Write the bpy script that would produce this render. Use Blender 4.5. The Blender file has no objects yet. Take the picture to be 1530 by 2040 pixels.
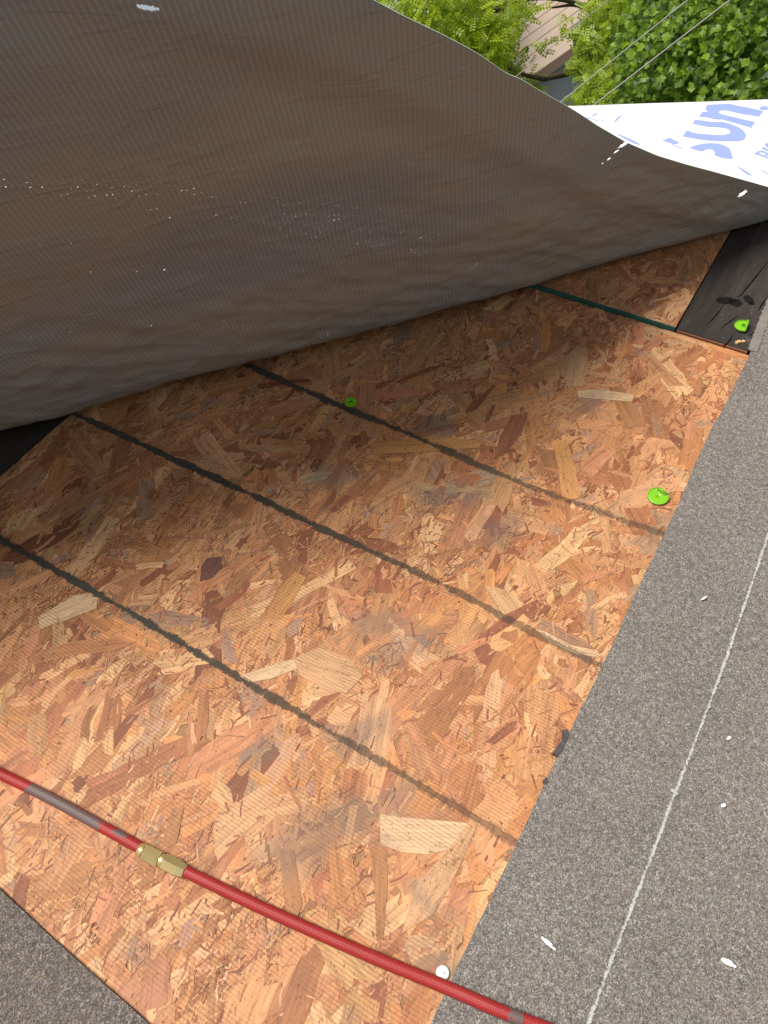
import bpy, math, random
import numpy as np
from mathutils import Matrix, Vector, noise
random.seed(7); RNG = np.random.default_rng(11)
sc = bpy.context.scene
COL = sc.collection

# ------------------------------------------------------------------ camera calibration (1530 x 2040 photograph)
F, CX, CY = 1530.0, 765.0, 1020.0
def ray(x, y): return np.array([x-CX, y-CY, F])
DU = -ray(-3000, -690); DU /= np.linalg.norm(DU)            # down the slope
DV = ray(2355, -1130); DV /= np.linalg.norm(DV)
DV -= DU*(DU@DV); DV /= np.linalg.norm(DV)                  # along the eave
DN = np.cross(DU, DV)                                       # roof normal
R = np.array([DU, DV, DN])                                  # camera -> roof axes
PITCH = math.atan2(9, 12)
ROOF = Matrix.Rotation(PITCH, 4, 'Y')                       # roof axes -> world, origin at the foot point of the camera
RW = np.array(ROOF.to_3x3())
CAM = RW @ np.array([0, 0, 1.0])
GROUND = -5.4
def P(x, y, w=0.0):                                         # pixel -> roof coordinates on the plane at height w
    r = R @ ray(x, y); t = (w-1.0)/r[2]
    return np.array([r[0]*t, r[1]*t, w])
def PW(x, y, d):                                            # pixel + distance -> world
    r = RW @ (R @ ray(x, y)); return CAM + r/np.linalg.norm(r)*d
def proj(pts):                                              # roof coordinates -> pixels
    c = (np.asarray(pts)-np.array([0, 0, 1.0])) @ R
    return np.stack([c[..., 0]/c[..., 2]*F+CX, c[..., 1]/c[..., 2]*F+CY], -1), c[..., 2]
def proj_w(pts): return proj((np.asarray(pts)) @ RW)        # world -> pixels (RW orthonormal)

cd = bpy.data.cameras.new('camera'); cam = bpy.data.objects.new('camera', cd); COL.objects.link(cam)
cd.sensor_fit = 'VERTICAL'; cd.sensor_height = 36; cd.sensor_width = 27; cd.lens = 36*F/2040
cd.clip_start = 0.02; cd.clip_end = 6000
cm = RW @ R @ np.diag([1, -1, -1])
M = Matrix(cm.tolist()).to_4x4(); M.translation = Vector(CAM); cam.matrix_world = M
sc.camera = cam

# ------------------------------------------------------------------ light
E_ = np.array([1.03, 1.283, 0]); E_ /= np.linalg.norm(E_)   # direction of the fold on the roof
G_ = np.array([E_[1], -E_[0], 0])                           # across the fold, towards the camera
s_roof = np.array([0, 0, 1.0]) - G_*math.tan(math.radians(11)) - E_*math.tan(math.radians(24)); s_roof /= np.linalg.norm(s_roof)
S = RW @ s_roof
el = math.asin(S[2]); rot = math.atan2(S[0], S[1])
w = bpy.data.worlds.new('World'); sc.world = w; w.use_nodes = True
nt = w.node_tree; bg = nt.nodes['Background']
sky = nt.nodes.new('ShaderNodeTexSky'); sky.sky_type = 'NISHITA'; sky.sun_disc = False
sky.sun_elevation = el; sky.sun_rotation = rot; sky.dust_density = 0.8; sky.air_density = 1.0; sky.ozone_density = 0.6
hs = nt.nodes.new('ShaderNodeHueSaturation'); hs.inputs['Saturation'].default_value = 0.36
nt.links.new(sky.outputs[0], hs.inputs['Color']); nt.links.new(hs.outputs[0], bg.inputs['Color'])
bg.inputs['Strength'].default_value = 0.05
sd = bpy.data.lights.new('sun', 'SUN'); sd.energy = 2.75; sd.angle = math.radians(24); sd.color = (1, .95, .88)
so = bpy.data.objects.new('sun', sd); COL.objects.link(so)
so.rotation_euler = Vector(S).to_track_quat('Z', 'Y').to_euler(); so.location = Vector(S)*20
sc.view_settings.view_transform = 'Standard'; sc.view_settings.look = 'None'
sc.view_settings.exposure = 0.93; sc.view_settings.gamma = 1; sc.view_settings.use_curve_mapping = False
sc.cycles.use_denoising = True
sc.cycles.transparent_max_bounces = 24

# ------------------------------------------------------------------ helpers
class NT:
    """tiny material builder"""
    def __init__(s, name):
        s.m = bpy.data.materials.new(name); s.m.use_nodes = True
        s.t = s.m.node_tree; s.n = s.t.nodes; s.b = s.n['Principled BSDF']; s.out = s.n['Material Output']
    def link(s, a, b): s.t.links.new(a, b)
    def node(s, k, **kw):
        n = s.n.new('ShaderNode'+k)
        for a, v in kw.items(): setattr(n, a, v)
        return n
    def put(s, sock, v):
        if isinstance(v, bpy.types.NodeSocket): s.link(v, sock)
        else: sock.default_value = v
    def math(s, op, a, b=0.0, c=None, clamp=False):
        n = s.node('Math', operation=op, use_clamp=clamp); s.put(n.inputs[0], a); s.put(n.inputs[1], b)
        if c is not None: s.put(n.inputs[2], c)
        return n.outputs[0]
    def coord(s, k='Object'): return s.node('TexCoord').outputs[k]
    def map(s, v, scale=(1, 1, 1), rot=(0, 0, 0), loc=(0, 0, 0)):
        n = s.node('Mapping'); s.link(v, n.inputs[0])
        n.inputs['Location'].default_value = loc; n.inputs['Rotation'].default_value = rot; n.inputs['Scale'].default_value = scale
        return n.outputs[0]
    def noise(s, v, scale, detail=2, rough=.5, dist=0, out=0):
        n = s.node('TexNoise'); s.link(v, n.inputs['Vector']); n.inputs['Scale'].default_value = scale
        n.inputs['Detail'].default_value = detail; n.inputs['Roughness'].default_value = rough; n.inputs['Distortion'].default_value = dist
        return n.outputs[out]
    def voro(s, v, scale, feature='F1', rnd=1.0):
        n = s.node('TexVoronoi', feature=feature); s.link(v, n.inputs['Vector']); n.inputs['Scale'].default_value = scale
        n.inputs['Randomness'].default_value = rnd
        return n
    def ramp(s, v, stops, interp='LINEAR'):
        n = s.node('ValToRGB'); s.link(v, n.inputs[0]); r = n.color_ramp; r.interpolation = interp
        while len(r.elements) > 1: r.elements.remove(r.elements[-1])
        for i, (p, c) in enumerate(stops):
            e = r.elements[0] if i == 0 else r.elements.new(p)
            e.position = p; e.color = (*c, 1) if not isinstance(c, (int, float)) else (c, c, c, 1)
        return n.outputs[0]
    def step(s, v, lo, hi):
        n = s.node('MapRange', interpolation_type='SMOOTHSTEP'); s.put(n.inputs[0], v)
        n.inputs[1].default_value = lo; n.inputs[2].default_value = hi
        return n.outputs[0]
    def mix(s, f, a, b, mode='MIX'):
        n = s.node('Mix', data_type='RGBA', blend_type=mode)
        s.put(n.inputs[0], f)
        for i, v in ((6, a), (7, b)):
            if isinstance(v, bpy.types.NodeSocket): s.link(v, n.inputs[i])
            else: n.inputs[i].default_value = (*v, 1) if len(v) == 3 else v
        return n.outputs[2]
    def bump(s, h, strength, dist):
        n = s.node('Bump'); s.link(h, n.inputs['Height']); n.inputs['Strength'].default_value = strength
        n.inputs['Distance'].default_value = dist; s.link(n.outputs[0], s.b.inputs['Normal']); return n
    def set(s, color=None, rough=None, spec=None, metal=None, alpha=None):
        for k, v in (('Base Color', color), ('Roughness', rough), ('Specular IOR Level', spec), ('Metallic', metal), ('Alpha', alpha)):
            if v is None: continue
            if isinstance(v, tuple) and len(v) == 3: v = (*v, 1)
            s.put(s.b.inputs[k], v)
        return s.m

def link(o, parent=None):
    COL.objects.link(o)
    if parent is not None: o.parent = parent
    return o
def mesh(name, verts, faces, mats, parent=None, smooth=False, mi=None, uv=None, colr=None, roof=True):
    me = bpy.data.meshes.new(name)
    me.from_pydata([tuple(map(float, v)) for v in verts] if not isinstance(verts, np.ndarray) else verts.tolist(), [], faces)
    for m in (mats if isinstance(mats, (list, tuple)) else [mats]): me.materials.append(m)
    if mi is not None: me.polygons.foreach_set('material_index', mi)
    if smooth: me.polygons.foreach_set('use_smooth', [True]*len(me.polygons))
    if uv is not None:
        l = me.uv_layers.new(name='UVMap'); idx = np.empty(len(me.loops), int); me.loops.foreach_get('vertex_index', idx)
        l.data.foreach_set('uv', np.asarray(uv, float)[idx].ravel())
    if colr is not None:
        a = me.color_attributes.new('tone', 'FLOAT_COLOR', 'POINT'); c = np.ones((len(me.vertices), 4)); c[:, :3] = colr
        a.data.foreach_set('color', c.ravel())
    me.update()
    o = link(bpy.data.objects.new(name, me), parent)
    if parent is None and roof: o.matrix_world = ROOF
    return o
def thing(name, label, cat, group=None, loc=(0, 0, 0), roof=True):
    o = bpy.data.objects.new(name, None); o.empty_display_size = .1; COL.objects.link(o)
    o.matrix_world = (ROOF @ Matrix.Translation(loc)) if roof else Matrix.Translation(loc)
    return tag(o, label, cat, group)
def tag(o, label=None, cat=None, group=None, kind=None):
    if label: o['label'] = label
    if cat: o['category'] = cat
    if group: o['group'] = group
    if kind: o['kind'] = kind
    return o
def box(x0, x1, y0, y1, z0, z1):
    v = [(x, y, z) for z in (z0, z1) for y in (y0, y1) for x in (x0, x1)]
    f = [(0, 2, 3, 1), (4, 5, 7, 6), (0, 1, 5, 4), (2, 6, 7, 3), (0, 4, 6, 2), (1, 3, 7, 5)]
    return v, f
def merge(parts):
    V, Fc = [], []
    for v, f in parts:
        n = len(V); V += list(v); Fc += [tuple(i+n for i in q) for q in f]
    return V, Fc
def tube(pts, rad, seg=16, caps=True):
    pts = [np.array(p, float) for p in pts]; V = []; Fc = []; uv = []; L = 0
    up = np.array([0, 0, 1.0])
    for i, p in enumerate(pts):
        t = pts[min(i+1, len(pts)-1)]-pts[max(i-1, 0)]; t /= np.linalg.norm(t)
        s = np.cross(t, up)
        if np.linalg.norm(s) < 1e-3: s = np.cross(t, (1.0, 0, 0))
        s /= np.linalg.norm(s); u = np.cross(s, t); r = rad[i] if hasattr(rad, '__len__') else rad
        if i: L += np.linalg.norm(p-pts[i-1])
        for k in range(seg):
            a = 2*math.pi*k/seg; V.append(p+r*(math.cos(a)*s+math.sin(a)*u)); uv.append((L, k/seg))
    for i in range(len(pts)-1):
        for k in range(seg):
            k2 = (k+1) % seg; Fc.append((i*seg+k, i*seg+k2, (i+1)*seg+k2, (i+1)*seg+k))
    if caps: Fc += [tuple(range(seg-1, -1, -1)), tuple((len(pts)-1)*seg+k for k in range(seg))]
    return V, Fc, uv
def spline(pts, n):                                          # Catmull-Rom
    p = [np.array(q, float) for q in pts]; p = [2*p[0]-p[1]]+p+[2*p[-1]-p[-2]]; out = []
    for i in range(1, len(p)-2):
        for t in np.linspace(0, 1, n, endpoint=False):
            a, b, c, d = p[i-1:i+3]
            out.append(.5*((2*b)+(c-a)*t+(2*a-5*b+4*c-d)*t*t+(3*b-a-3*c+d)*t**3))
    return out+[p[-2]]
def prism(poly, z0, z1):
    n = len(poly); V = [(x, y, z0) for x, y in poly]+[(x, y, z1) for x, y in poly]
    ar = sum(poly[i][0]*poly[(i+1) % n][1]-poly[(i+1) % n][0]*poly[i][1] for i in range(n))
    if ar < 0: return prism(poly[::-1], z0, z1)
    return V, [tuple(range(n-1, -1, -1)), tuple(range(n, 2*n))]+[(i, (i+1) % n, n+(i+1) % n, n+i) for i in range(n)]
def grid_faces(na, nb, off=0, flip=False):
    out = []
    for i in range(na-1):
        for j in range(nb-1):
            a = off+i*nb+j; q = (a, a+nb, a+nb+1, a+1)
            out.append(q[::-1] if flip else q)
    return out
def simple(name, c, rough=.6, **k): return NT(name).set(c, rough, **k)

# ------------------------------------------------------------------ materials
def mat_osb():
    m = NT('oriented strand board'); co = m.coord('Object'); uv = m.coord('UV')
    at = m.node('Attribute', attribute_name='tone').outputs['Color']
    g1 = m.noise(m.map(uv, (14, 330, 1)), 1, 3, .6)
    g2 = m.noise(m.map(uv, (5, 90, 1)), 1, 2, .5)
    grain = m.math('ADD', m.math('MULTIPLY', g1, .75), m.math('MULTIPLY', g2, .55))     # ~.65
    c = m.mix(1.0, at, m.ramp(grain, [(.38, .50), (.62, .98), (.85, 1.30)]), 'MULTIPLY')
    # screen ribs pressed into the face, running down the slope
    sep = m.node('SeparateXYZ'); m.link(co, sep.inputs[0])
    wob = m.math('MULTIPLY', m.noise(co, 6, 1), .004)
    rib = m.math('SINE', m.math('MULTIPLY', m.math('ADD', sep.outputs[1], wob), 2*math.pi/.0046))
    rmask = m.step(m.noise(co, 9, 2, .5), .36, .56)
    ribd = m.math('MULTIPLY', m.step(rib, .1, .95), rmask)
    c = m.mix(m.math('MULTIPLY', ribd, .42), c, (.20, .085, .03))
    # fine dark flecks, pores and resin
    fl = m.step(m.noise(m.map(co, (1, .55, 1), (0, 0, .5)), 330, 2, .6), .63, .72)
    fl2 = m.step(m.noise(m.map(co, (1, .4, 1), (0, 0, -.4)), 95, 4, .7, 1.2), .66, .74)
    c = m.mix(m.math('MULTIPLY', m.math('MAXIMUM', fl, fl2), .75), c, (.10, .04, .018))
    tex = m.math('MULTIPLY', m.step(m.noise(co, 17, 3, .6), .40, .62), m.step(m.noise(m.map(uv, (60, 210, 1)), 1, 4, .75, 1.5), .50, .64))
    c = m.mix(m.math('MULTIPLY', tex, .62), c, (.16, .060, .026))
    lite = m.math('MULTIPLY', m.step(m.noise(m.map(co, (1, 1, 1), (0, 0, 0), (5, 2, 1)), 21, 3, .6), .48, .66), m.step(m.noise(m.map(co, (1.6, 1, 1), (0, 0, .3)), 190, 3, .7, .8), .56, .68))
    c = m.mix(m.math('MULTIPLY', lite, .45), c, (.66, .42, .22))
    # grey felt residue
    st = m.step(m.noise(m.map(co, (1, 1.3, 1), (0, 0, .6), (3.1, .7, 0)), 5.2, 5, .62, .4), .60, .76)
    c = m.mix(m.math('MULTIPLY', st, .55), c, (.17, .13, .105))
    sm = None; smn = m.noise(co, 22, 5, .7, .6)
    for (x, y, rx, ry, an) in SMUDGE:
        p = P(x, y); q = m.map(co, (1, 1, 0), (0, 0, 0), (-p[0], -p[1], 0)); q = m.map(q, (1, 1, 1), (0, 0, -an)); q = m.map(q, (1/rx, 1/ry, 0))
        ln = m.node('VectorMath', operation='LENGTH'); m.link(q, ln.inputs[0])
        t = m.math('SUBTRACT', 1.0, m.step(m.math('ADD', ln.outputs['Value'], m.math('MULTIPLY', m.math('SUBTRACT', smn, .5), 2.2)), .25, 1.15))
        sm = t if sm is None else m.math('MAXIMUM', sm, t)
    c = m.mix(m.math('MULTIPLY', sm, .46), c, (.135, .105, .088))
    h = m.math('ADD', m.math('MULTIPLY', ribd, -.5), m.math('MULTIPLY', m.noise(co, 180, 4, .7), .9))
    m.bump(h, .5, .0007)
    return m.set(c, m.math('ADD', .5, m.math('MULTIPLY', g1, .25)), .35)
def mat_granule(name, tint, size=.0013, contrast=1.0):
    m = NT(name); co = m.coord('Object')
    v = m.voro(co, 1/size); r = m.node('SeparateColor'); m.link(v.outputs['Color'], r.inputs[0])
    big = m.noise(co, 7, 4, .6)
    mid = m.noise(co, 130, 2, .6)
    val = m.math('ADD', r.outputs[0], m.math('MULTIPLY', m.math('SUBTRACT', mid, .5), .9))
    d, l = .078, .34*contrast
    c = m.ramp(val, [(.05, tuple(d*t for t in tint)), (.35, tuple(.128*t for t in tint)), (.6, tuple(.165*t for t in tint)), (.82, tuple(.205*t for t in tint)), (1.0, tuple(l*t for t in tint))])
    c = m.mix(m.math('MULTIPLY', m.step(r.outputs[1], .80, .9), .45), c, (.33, .22, .14))
    c = m.mix(1.0, c, m.ramp(big, [(.3, .90), (.7, 1.07)]), 'MULTIPLY')
    n2 = m.bump(m.math('SUBTRACT', 1.0, v.outputs['Distance']), .9, size*.5)
    return m.set(c, .75, .35)
def mat_underside():
    m = NT('woven underside'); uv = m.coord('UV')
    sep = m.node('SeparateXYZ'); m.link(uv, sep.inputs[0]); a, b = sep.outputs[0], sep.outputs[1]
    # weave ribs
    wob = m.math('MULTIPLY', m.noise(uv, 5, 2), .01)
    rib = m.math('SINE', m.math('MULTIPLY', m.math('ADD', m.math('ADD', a, m.math('MULTIPLY', b, .16)), wob), 2*math.pi/.0070))
    rib2 = m.math('SINE', m.math('MULTIPLY', b, 2*math.pi/.006))
    pat = m.noise(m.map(uv, (1.6, 3.0, 1), (0, 0, .25)), 1.3, 3, .55)
    c = m.mix(m.step(pat, .38, .62), (.245, .246, .300), (.310, .262, .245))
    dust = m.step(m.noise(m.map(uv, (3, 16, 1), (0, 0, .12)), 1.0, 5, .65), .56, .80)
    c = m.mix(m.math('MULTIPLY', dust, .25), c, (.46, .44, .44))
    c = m.mix(m.math('MULTIPLY', m.step(rib, .0, 1), .34), c, (.44, .41, .41))
    # pinholes of the weave that let light through, along bands where the sheet was stretched
    ja = m.math('MULTIPLY', m.noise(uv, 60, 2), .012); fa = m.math('FRACT', m.math('MULTIPLY', m.math('ADD', a, ja), 1/.0075)); fb = m.math('FRACT', m.math('MULTIPLY', m.math('ADD', b, m.math('ADD', m.math('MULTIPLY', a, .12), ja)), 1/.0095))
    da = m.math('ABSOLUTE', m.math('SUBTRACT', fa, .5)); db = m.math('ABSOLUTE', m.math('SUBTRACT', fb, .5))
    dot = m.math('MULTIPLY', m.math('LESS_THAN', da, .12), m.math('LESS_THAN', db, .09))
    band = None
    for (b0, slope, wid, amin, amax) in BANDS:
        dd = m.math('ABSOLUTE', m.math('SUBTRACT', b, m.math('ADD', m.math('MULTIPLY', a, slope), m.math('ADD', b0, m.math('MULTIPLY', m.math('SUBTRACT', m.noise(uv, 3.5, 2), .5), .05)))))
        t = m.math('MULTIPLY', m.math('LESS_THAN', dd, wid), m.math('MULTIPLY', m.math('GREATER_THAN', a, amin), m.math('LESS_THAN', a, amax)))
        band = t if band is None else m.math('MAXIMUM', band, t)
    keep = m.math('GREATER_THAN', m.noise(uv, 42, 3, .6), .46)
    hole = m.math('MULTIPLY', m.math('MULTIPLY', dot, band), keep)
    # torn holes
    nz = m.noise(m.map(uv, (1, 1, 1), (0, 0, .4)), 230, 3, .7)
    for (ha, hb, rx, ry, ang) in HOLES:
        q = m.map(uv, (1, 1, 1), (0, 0, 0), (-ha, -hb, 0)); q = m.map(q, (1, 1, 1), (0, 0, -ang)); q = m.map(q, (1/rx, 1/ry, 0))
        ln = m.node('VectorMath', operation='LENGTH'); m.link(q, ln.inputs[0])
        hole = m.math('MAXIMUM', hole, m.math('LESS_THAN', m.math('ADD', ln.outputs['Value'], m.math('MULTIPLY', m.math('SUBTRACT', nz, .5), 2.6)), 1.0))
    wr = m.noise(m.map(uv, (9, 42, 1), (0, 0, -.55)), 1, 3, .55)
    wr2 = m.noise(m.map(uv, (4, 15, 1), (0, 0, -.25)), 1, 4, .6)
    cr = m.math('ABSOLUTE', m.math('SUBTRACT', m.noise(m.map(uv, (3.2, 13, 1), (0, 0, -.5), (1.7, 3, 0)), 1, 3, .5, .5), .5))
    cr = m.math('SUBTRACT', 1.0, m.step(cr, .0, .045))
    h = m.math('ADD', m.math('ADD', m.math('MULTIPLY', rib, .07), m.math('MULTIPLY', rib2, .03)), m.math('ADD', m.math('MULTIPLY', wr, .9), m.math('ADD', m.math('MULTIPLY', wr2, 1.0), m.math('MULTIPLY', cr, .28))))
    m.bump(h, .55, .004)
    m.set(c, .50, .5)
    m.put(m.b.inputs['Alpha'], m.math('SUBTRACT', 1.0, hole))
    return m.m
def mat_white_top(holes=False):
    m = NT('white coated top'); co = m.coord('Object')
    big = m.noise(m.map(co, (2, 5, 1)), 2, 4, .6)
    c = m.ramp(big, [(.3, (.66, .66, .66)), (.55, (.80, .80, .80)), (.7, (.83, .84, .86))])
    m.bump(m.noise(m.map(co, (1, 3, 1), (0, 0, .7)), 14, 4, .6), .25, .004)
    return m.set(c, .5, .4)
def mat_worn(name, c0, scale, thin, fade=None, broken=2.0):
    """paint / chalk with granular worn edges; UV y runs -1..1 across the line"""
    m = NT(name); co = m.coord('Object'); sep = m.node('SeparateXYZ'); m.link(m.coord('UV'), sep.inputs[0])
    edge = m.math('SUBTRACT', 1.0, m.math('ABSOLUTE', sep.outputs[1]))
    n1 = m.noise(co, scale, 3, .65); n2 = m.noise(co, scale*3.2, 2, .6); n3 = m.noise(co, scale*.16, 2, .5)
    f = m.math('ADD', m.math('MULTIPLY', edge, 1.5), m.math('ADD', m.math('MULTIPLY', m.math('SUBTRACT', n1, .5), 1.7), m.math('ADD', m.math('MULTIPLY', m.math('SUBTRACT', n2, .5), 1.1), m.math('MULTIPLY', m.math('SUBTRACT', n3, .5), broken))))
    a = m.step(f, thin, thin+.38)
    c = m.mix(m.noise(co, scale*.5, 3, .6), tuple(x*.6 for x in c0), tuple(x*1.5 for x in c0))
    if fade:
        sp = m.node('SeparateXYZ'); m.link(co, sp.inputs[0])
        a = m.math('MULTIPLY', a, m.math('SUBTRACT', 1.0, m.math('MULTIPLY', m.step(sp.outputs[0], fade[0], fade[1]), fade[2])))
    return m.set(c, .85, .2, alpha=a)
def mat_plank():
    m = NT('weathered dark plank'); co = m.coord('Object')
    g = m.noise(m.map(co, (26, 2.2, 26)), 2, 5, .65, .3)
    c = m.ramp(g, [(.3, (.026, .022, .020)), (.55, (.040, .033, .029)), (.8, (.066, .055, .048))])
    st = m.step(m.noise(co, 60, 3, .7), .62, .78)
    c = m.mix(m.math('MULTIPLY', st, .35), c, (.2, .17, .15))
    m.bump(m.math('ADD', g, m.math('MULTIPLY', m.noise(co, 90, 3), .5)), .6, .003)
    return m.set(c, .85, .2)
def mat_hose():
    m = NT('red rubber hose'); uv = m.coord('UV'); co = m.coord('Object')
    sep = m.node('SeparateXYZ'); m.link(uv, sep.inputs[0]); l, k = sep.outputs[0], sep.outputs[1]
    w1 = m.math('SINE', m.math('ADD', m.math('MULTIPLY', l, 2*math.pi/.0055), m.math('MULTIPLY', k, 2*math.pi*10)))
    w2 = m.math('SINE', m.math('SUBTRACT', m.math('MULTIPLY', l, 2*math.pi/.0055), m.math('MULTIPLY', k, 2*math.pi*10)))
    br = m.math('MULTIPLY', w1, w2)
    c = m.mix(m.noise(co, 30, 4, .6), (.25, .011, .011), (.34, .024, .022))
    c = m.mix(m.step(br, .3, 1), c, (.36, .04, .036))
    dirt = m.step(m.noise(co, 45, 5, .7), .60, .75)
    c = m.mix(m.math('MULTIPLY', dirt, .3), c, (.25, .08, .07))
    # rubbed-off tar scuffs at the upper end and one by the eave
    nz = m.math('MULTIPLY', m.math('SUBTRACT', m.noise(m.map(co, (1, 1, 1)), 38, 4, .65), .5), .055)
    sc_ = None
    for c0, c1, up in SCUFF:
        t = m.math('MULTIPLY', m.math('GREATER_THAN', m.math('ADD', l, nz), c0), m.math('LESS_THAN', m.math('ADD', l, nz), c1))
        if up:
            kk = m.math('ADD', k, m.math('MULTIPLY', nz, 2.2))
            t = m.math('MULTIPLY', t, m.math('MULTIPLY', m.math('GREATER_THAN', kk, up[0]), m.math('LESS_THAN', kk, up[1])))
        sc_ = t if sc_ is None else m.math('MAXIMUM', sc_, t)
    c = m.mix(m.math('MULTIPLY', sc_, .88), c, (.105, .095, .088))
    m.bump(br, .25, .0006)
    return m.set(c, .5, .4)

# pinhole bands (b0, slope, half width, a range) and torn holes, in metres along and up the sheet -- filled in below
BANDS = []; HOLES = []; SCUFF = []
SMUDGE = [(810, 1290, .085, .035, .9), (760, 1240, .05, .03, .6), (520, 1490, .045, .025, 1.0), (640, 1660, .10, .05, .9), (720, 1460, .06, .035, .8), (990, 1060, .06, .035, .9), (660, 950, .07, .035, .5), (860, 850, .05, .03, .4), (1180, 800, .05, .03, .9), (950, 990, .04, .02, 1.2)]

# ------------------------------------------------------------------ the lifted underlayment: surface
H0 = np.array([-.111, 1.711, 0.0]); BASE = .011
AA = np.linspace(-2.35, .30, 300); BB = np.linspace(0, 1.45, 240)
def fold_radius(a): return .018+.062*np.clip((-a+.1)/.9, 0, 1)**.8
def surf_table():
    T = np.zeros((len(AA), len(BB), 3)); db = BB[1]-BB[0]
    for i, a in enumerate(AA):
        r = fold_radius(a); p1 = math.radians(73); arc = r*p1
        b = BB
        psi = np.where(b < arc, b/arc*p1, p1-math.radians(8)*(b-arc))
        psi = psi+np.radians(110)*np.clip(b-.72, 0, None)
        mid = .5*(psi[1:]+psi[:-1])
        gx = np.concatenate([[0], np.cumsum(np.cos(mid)*db)]); wz = np.concatenate([[0], np.cumsum(np.sin(mid)*db)])
        T[i] = H0+a*E_-.374*r*G_+gx[:, None]*G_
        T[i, :, 2] = BASE+wz
    return T
TAB = surf_table()
EDGE = np.array([(-1500, -1250), (-400, -600), (300, -222), (600, -75), (745, 0), (800, 30), (880, 68), (950, 105), (1010, 147), (1035, 155), (1070, 177), (1140, 217), (1165, 233), (1190, 250), (1250, 285), (1310, 311), (1370, 329), (1430, 345), (1530, 373), (1600, 396), (1680, 425), (1760, 458), (2600, 800)], float)
PIX, _ = proj(TAB)
def edge_b():
    out = []
    for i in range(len(AA)):
        f = PIX[i, :, 1]-np.interp(PIX[i, :, 0], EDGE[:, 0], EDGE[:, 1])
        k = np.where(f < 0)[0]
        if len(k) == 0: out.append(BB[-1]); continue
        k = k[0]
        if k == 0: out.append(0.0); continue
        t = f[k-1]/(f[k-1]-f[k]); out.append(BB[k-1]+t*(BB[1]-BB[0]))
    out = np.array(out); s = np.convolve(np.pad(out, 1, mode='edge'), [.25, .5, .25], 'valid')
    return np.minimum(np.where(out > 0, s, 0), .98)
EB = edge_b()
def ab_of(x, y):                                             # pixel -> sheet coordinates
    d = np.hypot(PIX[..., 0]-x, PIX[..., 1]-y); i, j = np.unravel_index(d.argmin(), d.shape); return AA[i], BB[j]
for (x0, y0, x1, y1, wd) in [(0, 372, 420, 395, .016), (300, 432, 700, 440, .012), (330, 380, 760, 420, .010), (560, 462, 900, 470, .013), (700, 480, 1000, 520, .008), (60, 560, 640, 540, .004), (60, 667, 470, 642, .006), (440, 645, 800, 618, .006), (20, 500, 330, 500, .004)]:
    (a0, b0), (a1, b1) = ab_of(x0, y0), ab_of(x1, y1); sl = (b1-b0)/(a1-a0)
    BANDS.append((b0-sl*a0, sl, wd, a0, a1))
for (x, y, rx, ry, an) in [(1240, 290, .011, .0055, .5), (1226, 299, .005, .003, .7), (1212, 314, .004, .003, 0), (1205, 325, .003, .002, 0), (1480, 388, .009, .007, .6), (290, 9, .012, .0028, -.35)]:
    a0, b0 = ab_of(x, y); HOLES.append((a0, b0, rx, ry, an))

M_OSB = mat_osb()
M_GRAN = mat_granule('granulated membrane', (1.0, .925, .85))
M_GRAN2 = mat_granule('granulated membrane dark', (.66, .565, .51), .0013, 1.2)
M_UNDER = mat_underside(); M_TOP = mat_white_top()
M_PLANK = mat_plank()
M_PANELCORE = simple('panel core', (.28, .15, .07), .8)
M_GREEN_EDGE = NT('green edge sealer'); M_GREEN_EDGE = M_GREEN_EDGE.set(M_GREEN_EDGE.mix(M_GREEN_EDGE.noise(M_GREEN_EDGE.coord(), 60, 4, .7), (.004, .05, .035), (.03, .14, .10)), .6)

# ------------------------------------------------------------------ the house that carries the roof
def hipv(u): return 2.396+.56*u
house = thing('house', 'house with a steep pitched roof deck of dark weathered planks under repair', 'house')
SH = -.034
A = np.array([-2.4, hipv(-2.4), SH]); A2 = np.array([-2.4, -3.2, SH]); B = np.array([.62, hipv(.62), SH]); C_ = np.array([.62, -3.2, SH])
def to_w(p): return RW @ np.asarray(p)
def to_r(p): return RW.T @ np.asarray(p)
Aw, Bw, A2w, Cw = map(to_w, (A, B, A2, C_))
B2w = np.array([2*Aw[0]-Bw[0], Bw[1], Bw[2]]); C2w = np.array([2*Aw[0]-Cw[0], Cw[1], Cw[2]])
vr = [to_r(p) for p in (Aw, A2w, Bw, Cw, B2w, C2w)]
M_SHING = NT('old shingles'); q = M_SHING.coord(); M_SHING = M_SHING.set(M_SHING.mix(M_SHING.noise(q, 40, 4, .7), (.05, .045, .04), (.14, .125, .11)), .9)
M_SIDING = NT('pale siding'); q = M_SIDING.coord(); M_SIDING = M_SIDING.set(M_SIDING.mix(M_SIDING.noise(q, 3, 3), (.5, .48, .44), (.6, .58, .54)), .7)
M_WHITE_PAINT = NT('white paint'); q = M_WHITE_PAINT.coord(); M_WHITE_PAINT = M_WHITE_PAINT.set(M_WHITE_PAINT.mix(M_WHITE_PAINT.noise(q, 12, 3), (.7, .7, .68), (.8, .8, .78)), .5)
mesh('sheathing', vr, [(0, 1, 3, 2), (0, 2, 4), (1, 0, 4, 5), (1, 5, 3), (2, 3, 5, 4)], M_SHING, house)
wl = []
x0, x1, y0, y1 = B2w[0]+.35, Bw[0]-.35, Cw[1]+.02, Bw[1]-.35
for (xa, xb, ya, yb) in ((x1-.15, x1, y0, y1), (x0, x0+.15, y0, y1), (x0+.15, x1-.15, y1-.15, y1), (x0+.15, x1-.15, y0, y0+.15)):
    v, f = box(xa, xb, ya, yb, GROUND, Bw[2]-.002); mesh('wall', [to_r(p) for p in v], f, M_SIDING, house)
v, f = box(.622, .645, -3.2, hipv(.62), -.16, -.002); mesh('fascia', v, f, M_WHITE_PAINT, house)
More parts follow.
